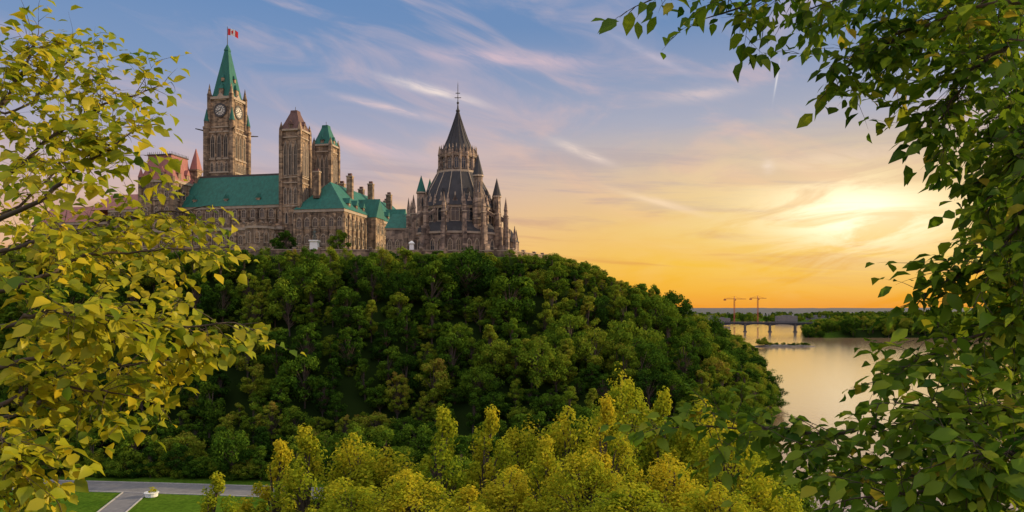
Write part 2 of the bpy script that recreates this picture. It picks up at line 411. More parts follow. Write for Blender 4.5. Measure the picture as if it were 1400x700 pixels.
# ------------------------------------------------------------ bridge
br=empty('river_bridge')
A=W(985,1430,z=0); B=W(1122,1390,z=0); d=B-A; L=d.length; ang=math.atan2(d.y,d.x); ZD=17.5
mb=MB(); c=(A+B)/2; mb.box((c.x,c.y,ZD),(L,14,2.6),ang); mb.obj('deck',M['steel'],br)
mb=MB()
for s in (-1,1):
    off=Vector((-d.y,d.x,0)).normalized()*6.5*s
    mb.box((c.x+off.x,c.y+off.y,ZD+2.9),(L,.35,.35),ang)
    for i in range(41):
        p=A+d*(i/40)+off; mb.box((p.x,p.y,ZD+2),(.35,.35,1.5),ang)
mb.obj('railing',M['steel'],br)
mb=MB(); nsp=4
for i in range(nsp):
    for k in range(10):
        t0=(i+k/10)/nsp; t1=(i+(k+1)/10)/nsp; s0=abs(k/10-.5)*2; s1=abs((k+1)/10-.5)*2
        for s in (-1,1):
            off=Vector((-d.y,d.x,0)).normalized()*5*s; p0=A+d*t0+off; p1=A+d*t1+off
            q=lambda p,z: (p.x,p.y,z)
            mb.add([q(p0,ZD-1.2),q(p1,ZD-1.2),q(p1,ZD-2.4-3.4*s1**2),q(p0,ZD-2.4-3.4*s0**2)],[(0,1,2,3)])
mb.obj('girders',M['steel'],br)
mb=MB()
for i in range(nsp+1):
    p=A+d*(i/nsp); mb.box((p.x,p.y,6),(3.5,12,22),ang); mb.box((p.x,p.y,.5),(6,15,2.5),ang)
mb.obj('piers',M['rock'],br)
for px,Y,w_,hh,dd in ((943,1750,40,38,22),(958,1900,34,24,20),(972,1650,30,30,18),(985,1900,45,22,20),(1075,2300,60,24,30),(1118,2500,70,22,30)):
    e=empty('city_building',W(px,Y,z=3),random.uniform(-.3,.3))
    a=MB(); a.b0(-w_/2,w_/2,-dd/2,dd/2,-1,hh*.8); a.b0(-w_/4,w_/5,-dd/4,dd/4,hh*.8,hh*.9); a.obj('walls',M['city'],e)
    F=MB();G=MB()
    k=1
    while k*4+3<hh*.8: winrow(F,G,(-w_/2,-dd/2),(w_/2,-dd/2),(0,-1,0),k*4,int(w_/4),2.2,2.6); k+=1
    G.obj('windows',M['glass'],e); F.obj('window_frames',M['concrete'],e)
for px,top,jl,jr in ((1004,409,-26,30),(1036,408,-20,22)):
    Y=1850; e=empty('tower_crane',W(px,Y,z=3)); H=zf(top,Y)-3; mb=MB()
    for sx_ in (-1.2,1.2):
        for sy_ in (-1.2,1.2): mb.b0(sx_-.25,sx_+.25,sy_-.25,sy_+.25,0,H)
    k=0
    while k<H-4:
        mb.tube([(-1.2,-1.2,k),(1.2,-1.2,k+4)],.18,4); mb.tube([(1.2,-1.2,k),(-1.2,-1.2,k+4)],.18,4); k+=4
    mb.lathe((0,0,H),[(1.8,0),(.4,7)],4)
    for z in (0,2.2): mb.tube([(jl,0,H+z),(jr,0,H+z*.3)],.3,4)
    for k in range(14):
        t=k/14; mb.tube([(lerp(jl,jr,t),0,H),(lerp(jl,jr,t+1/28),0,H+2.0-1.3*t)],.18,4)
    mb.tube([(0,0,H+7),(jr*.7,0,H+1)],.18,4); mb.tube([(0,0,H+7),(jl*.8,0,H+2)],.18,4)
    mb.b0(jl-1,jl+5,-1.2,1.2,H-3.5,H-.3); mb.b0(1.3,4,-1.3,1.3,H-3.5,H-.6)
    mb.obj('mast_and_jib',M['yellowpaint'],e)
# ------------------------------------------------------------ parliament
RZ=math.atan2(-.2,.98)
cR,sR=math.cos(RZ),math.sin(RZ)
OX,OY=-100.75,325.0; ZB=62.0
PB=empty('parliament_building',(OX,OY,ZB),RZ)
def loc(px,Y):
    X=(px-700)/1000*Y-OX; y=Y-OY; return (X*cR+y*sR, -X*sR+y*cR)
walls=MB(); trim=MB(); glass=MB(); green=MB(); pink=MB(); brown=MB(); louv=MB(); iron=MB()
def block(x0,x1,y0,y1,h,rows,cx,cy,ww=1.5,wh=3.0,butt=True,pair=False):
    walls.b0(x0,x1,y0,y1,0,h)
    trim.b0(x0-.35,x1+.35,y0-.35,y1+.35,h-.9,h+.35)
    for z in rows: 
        trim.b0(x0-.14,x1+.14,y0-.14,y1+.14,z-.95,z-.6)
        winrow(trim,glass,(x0,y0),(x1,y0),(0,-1,0),z,cx,ww,wh,pair)
        winrow(trim,glass,(x1,y0),(x1,y1),(1,0,0),z,cy,ww,wh,pair)
    if butt:
        for i in range(cx+1):
            x=lerp(x0,x1,i/cx); walls.b0(x-.45,x+.45,y0-.75,y0+.1,0,h-3); walls.rectprof((x,y0-.3,h-3),[(.45,.42,0),(.1,.1,1.6)])
        for i in range(cy+1):
            y=lerp(y0,y1,i/cy); walls.b0(x1-.1,x1+.75,y-.45,y+.45,0,h-3); walls.rectprof((x1+.3,y,h-3),[(.42,.45,0),(.1,.1,1.6)])
block(-90,0,0,20,29,(5,12,18.2,24.0),20,4,1.9,3.7)
green.hip(-72,.6,-.6,20.6,29.35,44.5,3,'x')
pink.hip(-100,-74,-.6,20.6,29.35,38,3,'x')
for i in range(4):
    x=-62+i*16
    walls.b0(x-.9,x+.9,1.2,4,29.5,32.6); trim.b0(x-1.1,x+1.1,1,4,32.6,32.9); green.hip(x-1.3,x+1.3,.9,6,32.9,35,.1,'y'); window(trim,glass,(x,1.2,30.2),(1,0,0),(0,-1,0),.9,1.9,.15,.12)
iron.b0(-69,-2.4,9.95,10.05,44.4,45.3)
block(-62,6,-14,-.4,17.5,(4,10.5),16,3,1.9,3.8)
walls.b0(-62.2,6.2,-14.2,-13.6,17.85,19.2)
for i in range(23): walls.b0(-62+i*3.06-.8,-62+i*3.06+.8,-14.25,-13.55,19.2,20)
green.hip(-61.4,5.4,-13.4,0,17.9,19.6,5,'x')
bx,by=loc(356,305)
walls.lathe((bx,by,0),[(6,0),(6,16.5)],10); trim.lathe((bx,by,0),[(6.3,16),(6.3,17)],10); walls.lathe((bx,by,17),[(6.2,0),(6.2,1.2),(5.6,1.25),(.3,1.4)],10)
for k in range(10):
    a=-math.pi/2+(k-4.5)*2*math.pi/10; rr=6*math.cos(math.pi/10)
    nvec=Vector((math.cos(a),math.sin(a),0)); du=Vector((-nvec.y,nvec.x,0))
    for z in (4,10.3): window(trim,glass,(bx+nvec.x*rr,by+nvec.y*rr,z),du,nvec,1.7,4.4)
wx,wy=loc(470,305)
block(wx-22,wx,wy,wy+96,24.5,(4,10.5,17.5),6,22,1.9,3.7)
green.hip(wx-22.6,wx+.6,wy-.6,wy+96.6,24.85,38,11,'y')
for i in range(11):
    y=wy+8+i*7.6
    walls.b0(wx-3.6,wx-.9,y-.9,y+.9,25,28); green.hip(wx-6,wx-.6,y-1.3,y+1.3,28,30.4,.1,'x'); window(trim,glass,(wx-.9,y,25.6),(0,1,0),(1,0,0),.9,1.9,.15,.12)
for i,(yy,hh) in enumerate(((4,41),(22,42),(29,40),(46,42.5),(51,41),(70,41),(84,40))):
    x=wx-11+(4 if i%2 else -3); walls.b0(x-1.3,x+1.3,wy+yy-1,wy+yy+1,30,hh); trim.b0(x-1.5,x+1.5,wy+yy-1.2,wy+yy+1.2,hh,hh+.5); brown.b0(x-.8,x+.8,wy+yy-.6,wy+yy+.6,hh+.5,hh+1.6)
for yy in (30,64):
    walls.b0(wx-.5,wx+4,wy+yy-5,wy+yy+5,0,24); green.hip(wx-8,wx+4.4,wy+yy-5.4,wy+yy+5.4,24,33,.3,'x')
    winrow(trim,glass,(wx+4,wy+yy-5),(wx+4,wy+yy+5),(1,0,0),17,2,1.6,4); winrow(trim,glass,(wx+4,wy+yy-5),(wx+4,wy+yy+5),(1,0,0),9,2,1.6,4)
px_,py_=loc(230,338)
block(px_-8,px_+8,py_-8,py_+8,41,(18,25,33),3,3,1.8,3.8)
pink.rectprof((px_,py_,41.3),[(8.4,8.4,0),(7,7,4),(6.1,6.1,8.5),(5.9,5.9,11.5)])
iron.rectprof((px_,py_,52.8),[(6.3,6.3,0),(6.3,6.3,.4)])
for s in (-1,1):
    for q_ in (-1,1):
        walls.lathe((px_+8*s,py_+8*q_,0),[(1.2,0),(1.2,42.5)],8); pink.lathe((px_+8*s,py_+8*q_,42.5),[(1.35,0),(.05,4.5)],8)
for k in (-3,3):
    walls.b0(px_+k-1,px_+k+1,py_-8.3,py_-5,41.4,44.6); pink.hip(px_+k-1.3,px_+k+1.3,py_-8.5,py_-4,44.6,47.2,.1,'y'); window(trim,glass,(px_+k,py_-8.3,42.2),(1,0,0),(0,-1,0),1,2,.15,.12)
    walls.b0(px_+5,px_+8.3,py_+k-1,py_+k+1,41.4,44.6); pink.hip(px_+4,px_+8.5,py_+k-1.3,py_+k+1.3,44.6,47.2,.1,'x')
for k in range(13):
    for s in (-1,1):
        iron.b0(px_-6+k-.06,px_-6+k+.06,py_+6*s-.06,py_+6*s+.06,53,54.3); iron.b0(px_+6*s-.06,px_+6*s+.06,py_-6+k-.06,py_-6+k+.06,53,54.3)
tx,ty=loc(268,345)
walls.rectprof((tx,ty,0),[(1.8,1.8,0),(1.8,1.8,47),(2.2,2.2,47.6),(2.2,2.2,48.4)])
pink.rectprof((tx,ty,48.4),[(2,2,0),(1.2,1.2,4.5),(.1,.1,10)])
block(-135,-90.5,3,20,24,(5,12,18.3),10,3)
pink.hip(-135.5,-90.4,2.4,20.6,24.4,33,4,'x')
def vtower(px,Y,w,ze,za,roof):
    x,y=loc(px,Y); h=w/2; e=ze-ZB
    walls.b0(x-h,x+h,y-h,y+h,0,e)
    for sx_ in (-1,1):
        for sy_ in (-1,1):
            walls.b0(x+sx_*h-.75,x+sx_*h+.75,y+sy_*h-.75,y+sy_*h+.75,0,e-2)
            walls.rectprof((x+sx_*h,y+sy_*h,e-2),[(.75,.75,0),(.65,.65,3),(.05,.05,6)])
    for z in (e*.45,e*.62,e*.66,e*.95): trim.b0(x-h-.3,x+h+.3,y-h-.3,y+h+.3,z,z+.45)
    trim.b0(x-h-.6,x+h+.6,y-h-.6,y+h+.6,e,e+.8)
    for (a,b_,n_) in (((x-h+.8,y-h),(x+h-.8,y-h),(0,-1,0)),((x+h,y-h+.8),(x+h,y+h-.8),(1,0,0))):
        winrow(trim,louv,a,b_,n_,e*.68,3,1.25,e*.24)
        winrow(trim,louv,a,b_,n_,e*.47,3,1.1,e*.12)
        winrow(trim,louv,a,b_,n_,e*.33,2,1.0,e*.08)
    r=za-ze-.8
    roof.rectprof((x,y,e+.8),[(h+.3,h+.3,0),(h*.72,h*.72,r*.42),(h*.38,h*.38,r*.86),(h*.34,h*.34,r)])
    walls.b0(x-.8,x+.8,y-h-.1,y-h+1.6,e+.8,e+2.8); roof.hip(x-1.1,x+1.1,y-h-.3,y,e+2.8,e+4.6,.1,'y')
    walls.b0(x+h-1.6,x+h+.1,y-.8,y+.8,e+.8,e+2.8); roof.hip(x,x+h+.3,y-1.1,y+1.1,e+2.8,e+4.6,.1,'x')
    iron.b0(x-.08,x+.08,y-.08,y+.08,e+r,e+r+2.6)
vtower(404,315,8.6,zf(182,315),zf(152,315),brown)
vtower(446,335,8.0,zf(202,335),zf(172,335),green)
for nm,mbx,mt in (('walls',walls,'stone'),('stone_trim',trim,'trim'),('windows',glass,'glass'),('copper_roof',green,'copper'),('red_copper_roof',pink,'coppernew'),('brown_roof',brown,'brownroof'),('louvres',louv,'louvre'),('iron_cresting',iron,'iron')):
    mbx.obj(nm,M[mt],PB)
# clock tower
CT=empty('clock_tower',W(311,380,z=ZB),RZ)
wl=MB();tr=MB();lv=MB();cu=MB();ir=MB();di=MB();rim=MB()
w=7.2
zc=lambda py: zf(py,380)-ZB
z1=zc(183); z2=zc(138); za=zc(66)
wl.b0(-w,w,-w,w,0,z1)
cw=6.2; wl.b0(-cw,cw,-cw,cw,z1,z2)
for z in (zc(240),zc(222),z1-1): tr.b0(-w-.35,w+.35,-w-.35,w+.35,z,z+.7)
tr.b0(-cw-.3,cw+.3,-cw-.3,cw+.3,z1+1.8,z1+2.4)
tr.b0(-cw-.8,cw+.8,-cw-.8,cw+.8,z2-.8,z2+.5)
for sx_ in (-1,1):
    for sy_ in (-1,1):
        wl.lathe((w*sx_,w*sy_,0),[(1.7,0),(1.7,z1+1),(1.9,z1+1.2),(1.9,z1+2.2),(1.3,z1+2.4),(1.3,z1+5)],8)
        cu.lathe((w*sx_,w*sy_,z1+5),[(1.45,0),(.05,6.5)],8)
        wl.lathe((cw*sx_,cw*sy_,z1),[(1.2,0),(1.2,z2-z1+1.5)],8); wl.lathe((cw*sx_,cw*sy_,z2+1.5),[(1.35,0),(.9,1.2),(.05,6)],8)
        ir.tube([(w*sx_,w*sy_,z1),((w+3.8)*sx_,(w+3.8)*sy_,z1+.6)],[.45,.25],5)
for (a,b_,n_) in (((-w+1.7,-w),(w-1.7,-w),(0,-1,0)),((w,-w+1.7),(w,w-1.7),(1,0,0))):
    winrow(tr,lv,a,b_,n_,zc(219),3,2.0,zc(188)-zc(219)); winrow(tr,lv,a,b_,n_,zc(238),4,1.3,4.6); winrow(tr,lv,a,b_,n_,zc(262),3,1.4,6.2)
    for i in (1,2):
        p=Vector((a[0],a[1],0)).lerp(Vector((b_[0],b_[1],0)),i/3)+Vector(n_)*.2; wl.box((p.x,p.y,(zc(222)+z1)/2),(.5,.5,z1-zc(222)))
for n_ in ((0,-1,0),(1,0,0),(0,1,0),(-1,0,0)):
    n_=Vector(n_); du=Vector((-n_.y,n_.x,0)); c=n_*cw+Vector((0,0,zc(155)))
    def disc(mb,r0,r1,k,c=c,du=du,n_=n_):
        N_=32; P=lambda r,i: c+n_*k+(du*math.cos(2*math.pi*i/N_)+Vector((0,0,1))*math.sin(2*math.pi*i/N_))*r
        if r0==0: mb.add([P(r1,i) for i in range(N_)],[tuple(range(N_))])
        else:
            vs=[P(r0,i) for i in range(N_)]+[P(r1,i) for i in range(N_)]; mb.add(vs,[(i,(i+1)%N_,N_+(i+1)%N_,N_+i) for i in range(N_)])
            vs=[P(r1,i) for i in range(N_)]+[P(r1,i)-n_*k for i in range(N_)]; mb.add(vs,[(i,(i+1)%N_,N_+(i+1)%N_,N_+i) for i in range(N_)])
    disc(di,0,2.8,.3); disc(rim,2.65,3.6,.42); disc(rim,1.3,1.55,.36)
    for i in range(12):
        a=math.pi*i/6; dd=du*math.cos(a)+Vector((0,0,1))*math.sin(a); sd=du*-math.sin(a)+Vector((0,0,1))*math.cos(a); o=c+n_*.38
        rim.add([o+dd*1.8+sd*.2,o+dd*1.8-sd*.2,o+dd*2.6-sd*.2,o+dd*2.6+sd*.2],[(0,1,2,3)])
    for a,l in ((math.radians(65),1.6),(math.radians(200),2.3)):
        dd=du*math.cos(a)+Vector((0,0,1))*math.sin(a); sd=du*-math.sin(a)+Vector((0,0,1))*math.cos(a); o=c+n_*.45
        rim.add([o-dd*.4+sd*.25,o-dd*.4-sd*.25,o+dd*l-sd*.12,o+dd*l+sd*.12],[(0,1,2,3)])
    g=c+Vector((0,0,5)); tr.add([g-du*3.6+n_*.3,g+du*3.6+n_*.3,g+n_*.3+Vector((0,0,4.2)),g-du*3.6-n_*2,g+du*3.6-n_*2,g-n_*2+Vector((0,0,4.2))],[(0,1,2),(0,2,5,3),(1,4,5,2),(0,3,4,1)])
r=za-z2
cu.rectprof((0,0,z2+.5),[(5.6,5.6,0),(5.0,5.0,2),(3.6,3.6,r*.38),(2.0,2.0,r*.72),(1.1,1.1,r*.92)])
cu.rectprof((0,0,z2+.5+r*.92),[(1.25,1.25,0),(1.25,1.25,.6),(.15,.15,r*.08+1.5)])
for n_ in ((0,-1),(1,0),(0,1),(-1,0)):
    for hh,k,s in ((2,4.8,1.1),(9,3.8,.7)):
        cx_,cy_=n_[0]*k,n_[1]*k; wl.b0(cx_-s,cx_+s,cy_-s,cy_+s,z2+hh,z2+hh+2.6*s); cu.rectprof((cx_,cy_,z2+hh+2.6*s),[(s*1.2,s*1.2,0),(.05,.05,3*s)])
ir.lathe((0,0,za+1),[(.22,0),(.16,zc(37)-za-1),(.02,zc(37)-za-.6)],6)
for nm,mbx,mt in (('shaft_walls',wl,'stone'),('stone_trim',tr,'trim'),('belfry_openings',lv,'louvre'),('copper_spire',cu,'copper'),('flagpole_and_gargoyles',ir,'iron'),('clock_dials',di,'dial'),('clock_rims_and_hands',rim,'iron')):
    mbx.obj(nm,M[mt],CT)
fl_=empty('canadian_flag',W(311,380,z=zf(48,380)),-.1)
for (a,b_,mt) in ((0,.25,'red'),(.25,.75,'white'),(.75,1,'red')):
    mb=MB(); N_=6
    vs=[]
    for i in range(N_+1):
        t=lerp(a,b_,i/N_); x=.25+t*5.4; y=.5*math.sin(t*7)*t; dz=-2.0*t*t
        vs+=[(x,y,dz),(x,y,dz+3.4)]
    mb.add(vs,[(2*i,2*i+2,2*i+3,2*i+1) for i in range(N_)]); mb.obj('panel',M[mt],fl_)
mb=MB(); pts=[(0,.9),(.22,.45),(.7,.55),(.5,.0),(.62,-.35),(.1,-.3),(.1,-.8),(-.1,-.8),(-.1,-.3),(-.62,-.35),(-.5,0),(-.7,.55),(-.22,.45)]
for s in (-1,1): mb.add([(2.95+p[0]*1.4,-.09+.1*s,1.25+p[1]*1.4) for p in pts],[tuple(range(len(pts)))])
mb.obj('maple_leaf',M['red'],fl_)
# ------------------------------------------------------------ library
LC=W(626,290,z=ZB); LB=empty('library_building',LC,0)
wl=MB();tr=MB();gl=MB();sl=MB();ir=MB();cu=MB();rb=MB()
n=16; ph=math.pi/16
wl.lathe((0,0,0),[(18.3,0),(18.3,11.2)],n,ph); tr.lathe((0,0,0),[(18.7,11.2),(18.7,12)],n,ph)
sl.lathe((0,0,12),[(18.6,0),(14,4.4)],n,ph)
wl.lathe((0,0,0),[(13.9,14),(13.9,22)],n,ph); tr.lathe((0,0,0),[(14.4,21.3),(14.7,22.2)],n,ph)
prof=[(14.9,22.2),(13.9,25),(12.2,29),(10.0,33),(8.4,36)]
sl.lathe((0,0,0),prof,n,ph)
tr.lathe((0,0,0),[(8.4,36),(8.4,36.8)],n,ph); wl.lathe((0,0,0),[(7.0,36.5),(7.0,43)],n,ph)
prof2=[(7.6,43),(5.9,46),(4.1,50),(2.5,54.5),(1.2,58.5),(.45,61)]
sl.lathe((0,0,0),prof2,n,ph); tr.lathe((0,0,0),[(7.4,42.4),(7.8,43.0)],n,ph)
ir.lathe((0,0,0),[(.5,60.8),(.9,61.4),(.4,62.2),(.2,64),(.55,64.6),(.15,65.2),(.12,71.5),(.02,73)],8)
for z,l in ((66.5,1.3),(68.3,.9)):
    ir.b0(-l,l,-.1,.1,z,z+.25); ir.b0(-.1,.1,-l,l,z+.02,z+.27)
for i in range(n):
    a=ph+2*math.pi*i/n; ca,sa=math.cos(a),math.sin(a)
    rb.tube([(r_*ca*1.005,r_*sa*1.005,z+.08) for r_,z in prof],.17,4)
    sl.tube([(r_*ca*1.005,r_*sa*1.005,z+.05) for r_,z in prof2],.15,4)
    wl.box((19.6*ca,19.6*sa,7),(3.2,1.5,14),a); wl.box((20.2*ca,20.2*sa,3.5),(4.2,1.9,7),a)
    wl.box((19.4*ca,19.4*sa,16.5),(1.7,1.4,5.2),a); tr.box((19.4*ca,19.4*sa,19.2),(2.1,1.8,.35),a)
    wl.lathe((19.4*ca,19.4*sa,19.35),[(.9,0),(.8,1.8),(1.0,1.9),(.05,7.2)],4,a+math.pi/4)
    r0,r1=18.8,13.8
    vs=[]
    for s in (-.4,.4):
        ox,oy=-sa*s,ca*s
        vs+=[(r0*ca+ox,r0*sa+oy,17.4),(r0*ca+ox,r0*sa+oy,18.4),(r1*ca+ox,r1*sa+oy,21.4),(r1*ca+ox,r1*sa+oy,19.8),((r0-2.5)*ca+ox,(r0-2.5)*sa+oy,18.6)]
    wl.add(vs,[(0,4,3,2,1),(5,6,7,8,9),(1,2,7,6),(0,5,9,4),(4,9,8,3)])
    wl.lathe((14.1*ca,14.1*sa,14),[(.7,0),(.7,8.8),(.85,9),(.05,13)],6)
    wl.lathe((7.4*ca,7.4*sa,36.5),[(.5,0),(.45,6.7),(.6,6.9),(.04,10.5)],6)
    am=a+math.pi/n; nv=Vector((math.cos(am),math.sin(am),0)); du=Vector((-nv.y,nv.x,0)); k=math.cos(math.pi/n)
    for off in (-1.55,1.55): window(tr,gl,nv*(18.3*k)+du*off+Vector((0,0,3)),du,nv,1.5,6.2)
    window(tr,gl,nv*(13.9*k)+Vector((0,0,16.4)),du,nv,2.9,6.0,.3,.35)
    g=nv*(14.3*k)+Vector((0,0,21.6))
    wl.add([g-du*2.1,g+du*2.1,g+Vector((0,0,4.4)),g-du*2.1-nv*2,g+du*2.1-nv*2,g-nv*3+Vector((0,0,4.4))],[(0,1,2),(0,2,5,3),(1,4,5,2)])
    rb.lathe((g.x,g.y,g.z+4.2),[(.22,0),(.3,.6),(.04,1.6)],5)
    window(tr,gl,nv*(7.0*k)+Vector((0,0,37.6)),du,nv,1.4,4.6,.18,.2)
    g=nv*(7.6*k)+Vector((0,0,42.2)); wl.add([g-du*1.2,g+du*1.2,g+Vector((0,0,3.6)),g-nv*2+Vector((0,0,3.6))],[(0,1,2),(0,2,3),(1,3,2)])
    rb.lathe((g.x,g.y,g.z+3.4),[(.14,0),(.2,.4),(.03,1.5)],5)
    q=Vector((nv.x*12.8*k,nv.y*12.8*k,27.2)); 
    if i%2==0: sl.add([q-du*.8+nv*.3,q+du*.8+nv*.3,q+nv*.3+Vector((0,0,2)),q-nv*1.6+Vector((0,0,2))],[(0,1,2),(0,2,3),(1,3,2)])
for k in range(48):
    a=2*math.pi*k/48; ir.b0(8.2*math.cos(a)-.07,8.2*math.cos(a)+.07,8.2*math.sin(a)-.07,8.2*math.sin(a)+.07,36.8,38)
for (x,y,zt,za_,rm,R) in ((8.6,-13.2,33.5,41.5,sl,2.0),(-14,-4.5,28.5,35,cu,1.8),(15.5,-4,27,34,sl,1.7),(-12,8,29,36,cu,1.8)):
    wl.lathe((x,y,0),[(R,0),(R,zt*.72),(R*.88,zt*.74),(R*.88,zt)],8); tr.lathe((x,y,0),[(R*1.1,zt-.6),(R*1.1,zt)],8); tr.lathe((x,y,0),[(R*1.08,zt*.5),(R*1.08,zt*.5+.4)],8)
    rm.lathe((x,y,zt),[(R*1.05,0),(.05,za_-zt)],8)
    for k in range(8):
        a=math.pi/8+k*math.pi/4; nv=Vector((math.cos(a),math.sin(a),0)); kk=math.cos(math.pi/8)
        window(tr,gl,(x+nv.x*R*.88*kk,y+nv.y*R*.88*kk,zt*.8),(-nv.y,nv.x,0),nv,.55,zt*.13,.1,.12)
wl.b0(-28,-14,-3,10,0,14); tr.b0(-28.3,-14,-3.3,10.3,14,14.6); cu.hip(-28.5,-12,-3.5,10.5,14.6,21,2,'x')
winrow(tr,gl,(-28,-3),(-16,-3),(0,-1,0),4,4,1.4,6)
for k in range(5):
    a=-.55+k*.3; x,y=23.2*math.cos(a),23.2*math.sin(a); wl.lathe((x,y,0),[(.9,0),(.8,10),(1,10.2),(.05,16-k*.8)],4,a+.78)
wl.lathe((21,-2,0),[(3.2,0),(3.2,9)],8); sl.lathe((21,-2,9),[(3.4,0),(.1,5)],8)
for nm,mbx,mt in (('walls',wl,'stone2'),('stone_trim_and_gables',tr,'trim'),('windows',gl,'glass'),('slate_roofs',sl,'slate'),('finial_and_cresting',ir,'iron'),('copper_roofs',cu,'copper'),('roof_ribs',rb,'trim')):
    mbx.obj(nm,M[mt],LB)
# ------------------------------------------------------------ crest wall, statue
cwall=empty('stone_wall'); mb=MB(); cp=MB()
pts=[(-260,251.5),(-150,258.5),(-60,263.5),(0,267.5),(12,289.5),(20,330)]
for i in range(len(pts)-1):
    a=Vector(pts[i]); c=Vector(pts[i+1]); d=c-a; m_=(a+c)/2; an=math.atan2(d.y,d.x)
    mb.box((m_.x,m_.y,64.3),(d.length-.02,.7,3.6),an); cp.box((m_.x,m_.y,66.22),(d.length-.03,.95,.22),an)
    k=0
    while k<d.length:
        p=a+d.normalized()*k; mb.box((p.x,p.y,64.6),(1.1,1.1,4.4),an); cp.box((p.x,p.y,66.95),(1.3,1.3,.25),an); k+=9
mb.obj('masonry',M['stone'],cwall); cp.obj('coping',M['trim'],cwall)
def figure(name,loc_,h,mats,stride=.12,rz=0,arm=.0):
    e=empty(name,loc_,rz); k=h/1.75
    def skin(nm,vs,es,rad,mat,root=0):
        me=bpy.data.meshes.new(nm); me.from_pydata([tuple(c*k for c in v) for v in vs],es,[]); me.update(); me.materials.append(mat)
        o=bpy.data.objects.new(nm,me); COL.objects.link(o); o.parent=e
        o.modifiers.new('skin','SKIN')
        for i,r in enumerate(rad):
            sv=me.skin_vertices[0].data[i]; sv.radius=(r*k,r*k); sv.use_root=(i==root)
        s=o.modifiers.new('sub','SUBSURF'); s.levels=1; s.render_levels=2
    s=stride
    skin('torso_and_arms',[(0,0,.95),(0,0,1.15),(0,0,1.38),(0,0,1.5),(.17,0,1.42),(.22,-.05-s*.5,1.15),(.22,-.18-s*.6,.93+arm),(-.17,0,1.42),(-.23,.03+s*.5,1.15),(-.22,s*.5-.05,.92)],
      [(0,1),(1,2),(2,3),(2,4),(4,5),(5,6),(2,7),(7,8),(8,9)],[.14,.13,.15,.07,.075,.055,.04,.075,.055,.04],mats[0])
    skin('legs',[(0,0,.95),(.09,0,.88),(.1,-s,.5),(.1,-s*.9,.08),(.1,-s*.9-.14,.04),(-.09,0,.88),(-.1,s*.6,.5),(-.1,s*1.6,.1),(-.1,s*1.6-.13,.05)],
      [(0,1),(1,2),(2,3),(3,4),(0,5),(5,6),(6,7),(7,8)],[.13,.1,.07,.05,.04,.1,.07,.05,.04],mats[1])
    skin('head',[(0,0,1.48),(0,-.01,1.6),(0,-.01,1.68)],[(0,1),(1,2)],[.05,.09,.085],mats[2])
    mb=MB(); mb.lathe((0,.015*k,1.62*k),[(.1*k,0),(.105*k,.05*k),(.07*k,.12*k),(.01,.14*k)],10); mb.obj('hair',mats[3],e,smooth=True)
    return e
figure('person_walking',W(113,169,z=ZP+.03),1.78,[M['red'],M['denim'],M['skin'],M['bark']],.14,1.4)
st=empty('statue',W(430,275,z=63.9))
mb=MB(); mb.rectprof((0,0,0),[(2.1,2.1,0),(2.1,2.1,.8),(1.6,1.6,1),(1.4,1.4,6),(1.75,1.75,6.3),(1.75,1.75,6.8)]); mb.obj('pedestal',M['white'],st)
f_=figure('bronze_figure',(0,0,6.8),4.2,[M['bronze']]*4,.05,.2,.25); f_.parent=st
st=empty('stone_pillar',W(563,268,z=63.9)); mb=MB(); mb.rectprof((0,0,0),[(1,1,0),(.8,.8,.5),(.75,.75,4.6),(1,1,4.8),(1,1,5.2),(.1,.1,6)]); mb.obj('shaft',M['white'],st)
# ------------------------------------------------------------ near yellow-green trees
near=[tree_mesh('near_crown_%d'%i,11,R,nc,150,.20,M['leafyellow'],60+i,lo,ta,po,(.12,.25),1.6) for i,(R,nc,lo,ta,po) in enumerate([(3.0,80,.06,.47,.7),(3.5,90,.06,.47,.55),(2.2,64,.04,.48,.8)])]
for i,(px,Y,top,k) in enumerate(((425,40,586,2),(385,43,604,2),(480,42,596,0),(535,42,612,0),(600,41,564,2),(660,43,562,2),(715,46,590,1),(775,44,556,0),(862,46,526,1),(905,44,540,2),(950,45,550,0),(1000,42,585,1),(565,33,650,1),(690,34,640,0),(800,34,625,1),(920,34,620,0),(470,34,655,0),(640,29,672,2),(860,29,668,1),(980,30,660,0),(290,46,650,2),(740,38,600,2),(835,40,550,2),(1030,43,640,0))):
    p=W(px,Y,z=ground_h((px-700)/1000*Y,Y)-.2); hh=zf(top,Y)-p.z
    t=empty('aspen_tree',p); inst(near[k],t,(0,0,0),(1.0 if hh>8 else .85,hh/11*1.03),'crown_and_trunk')
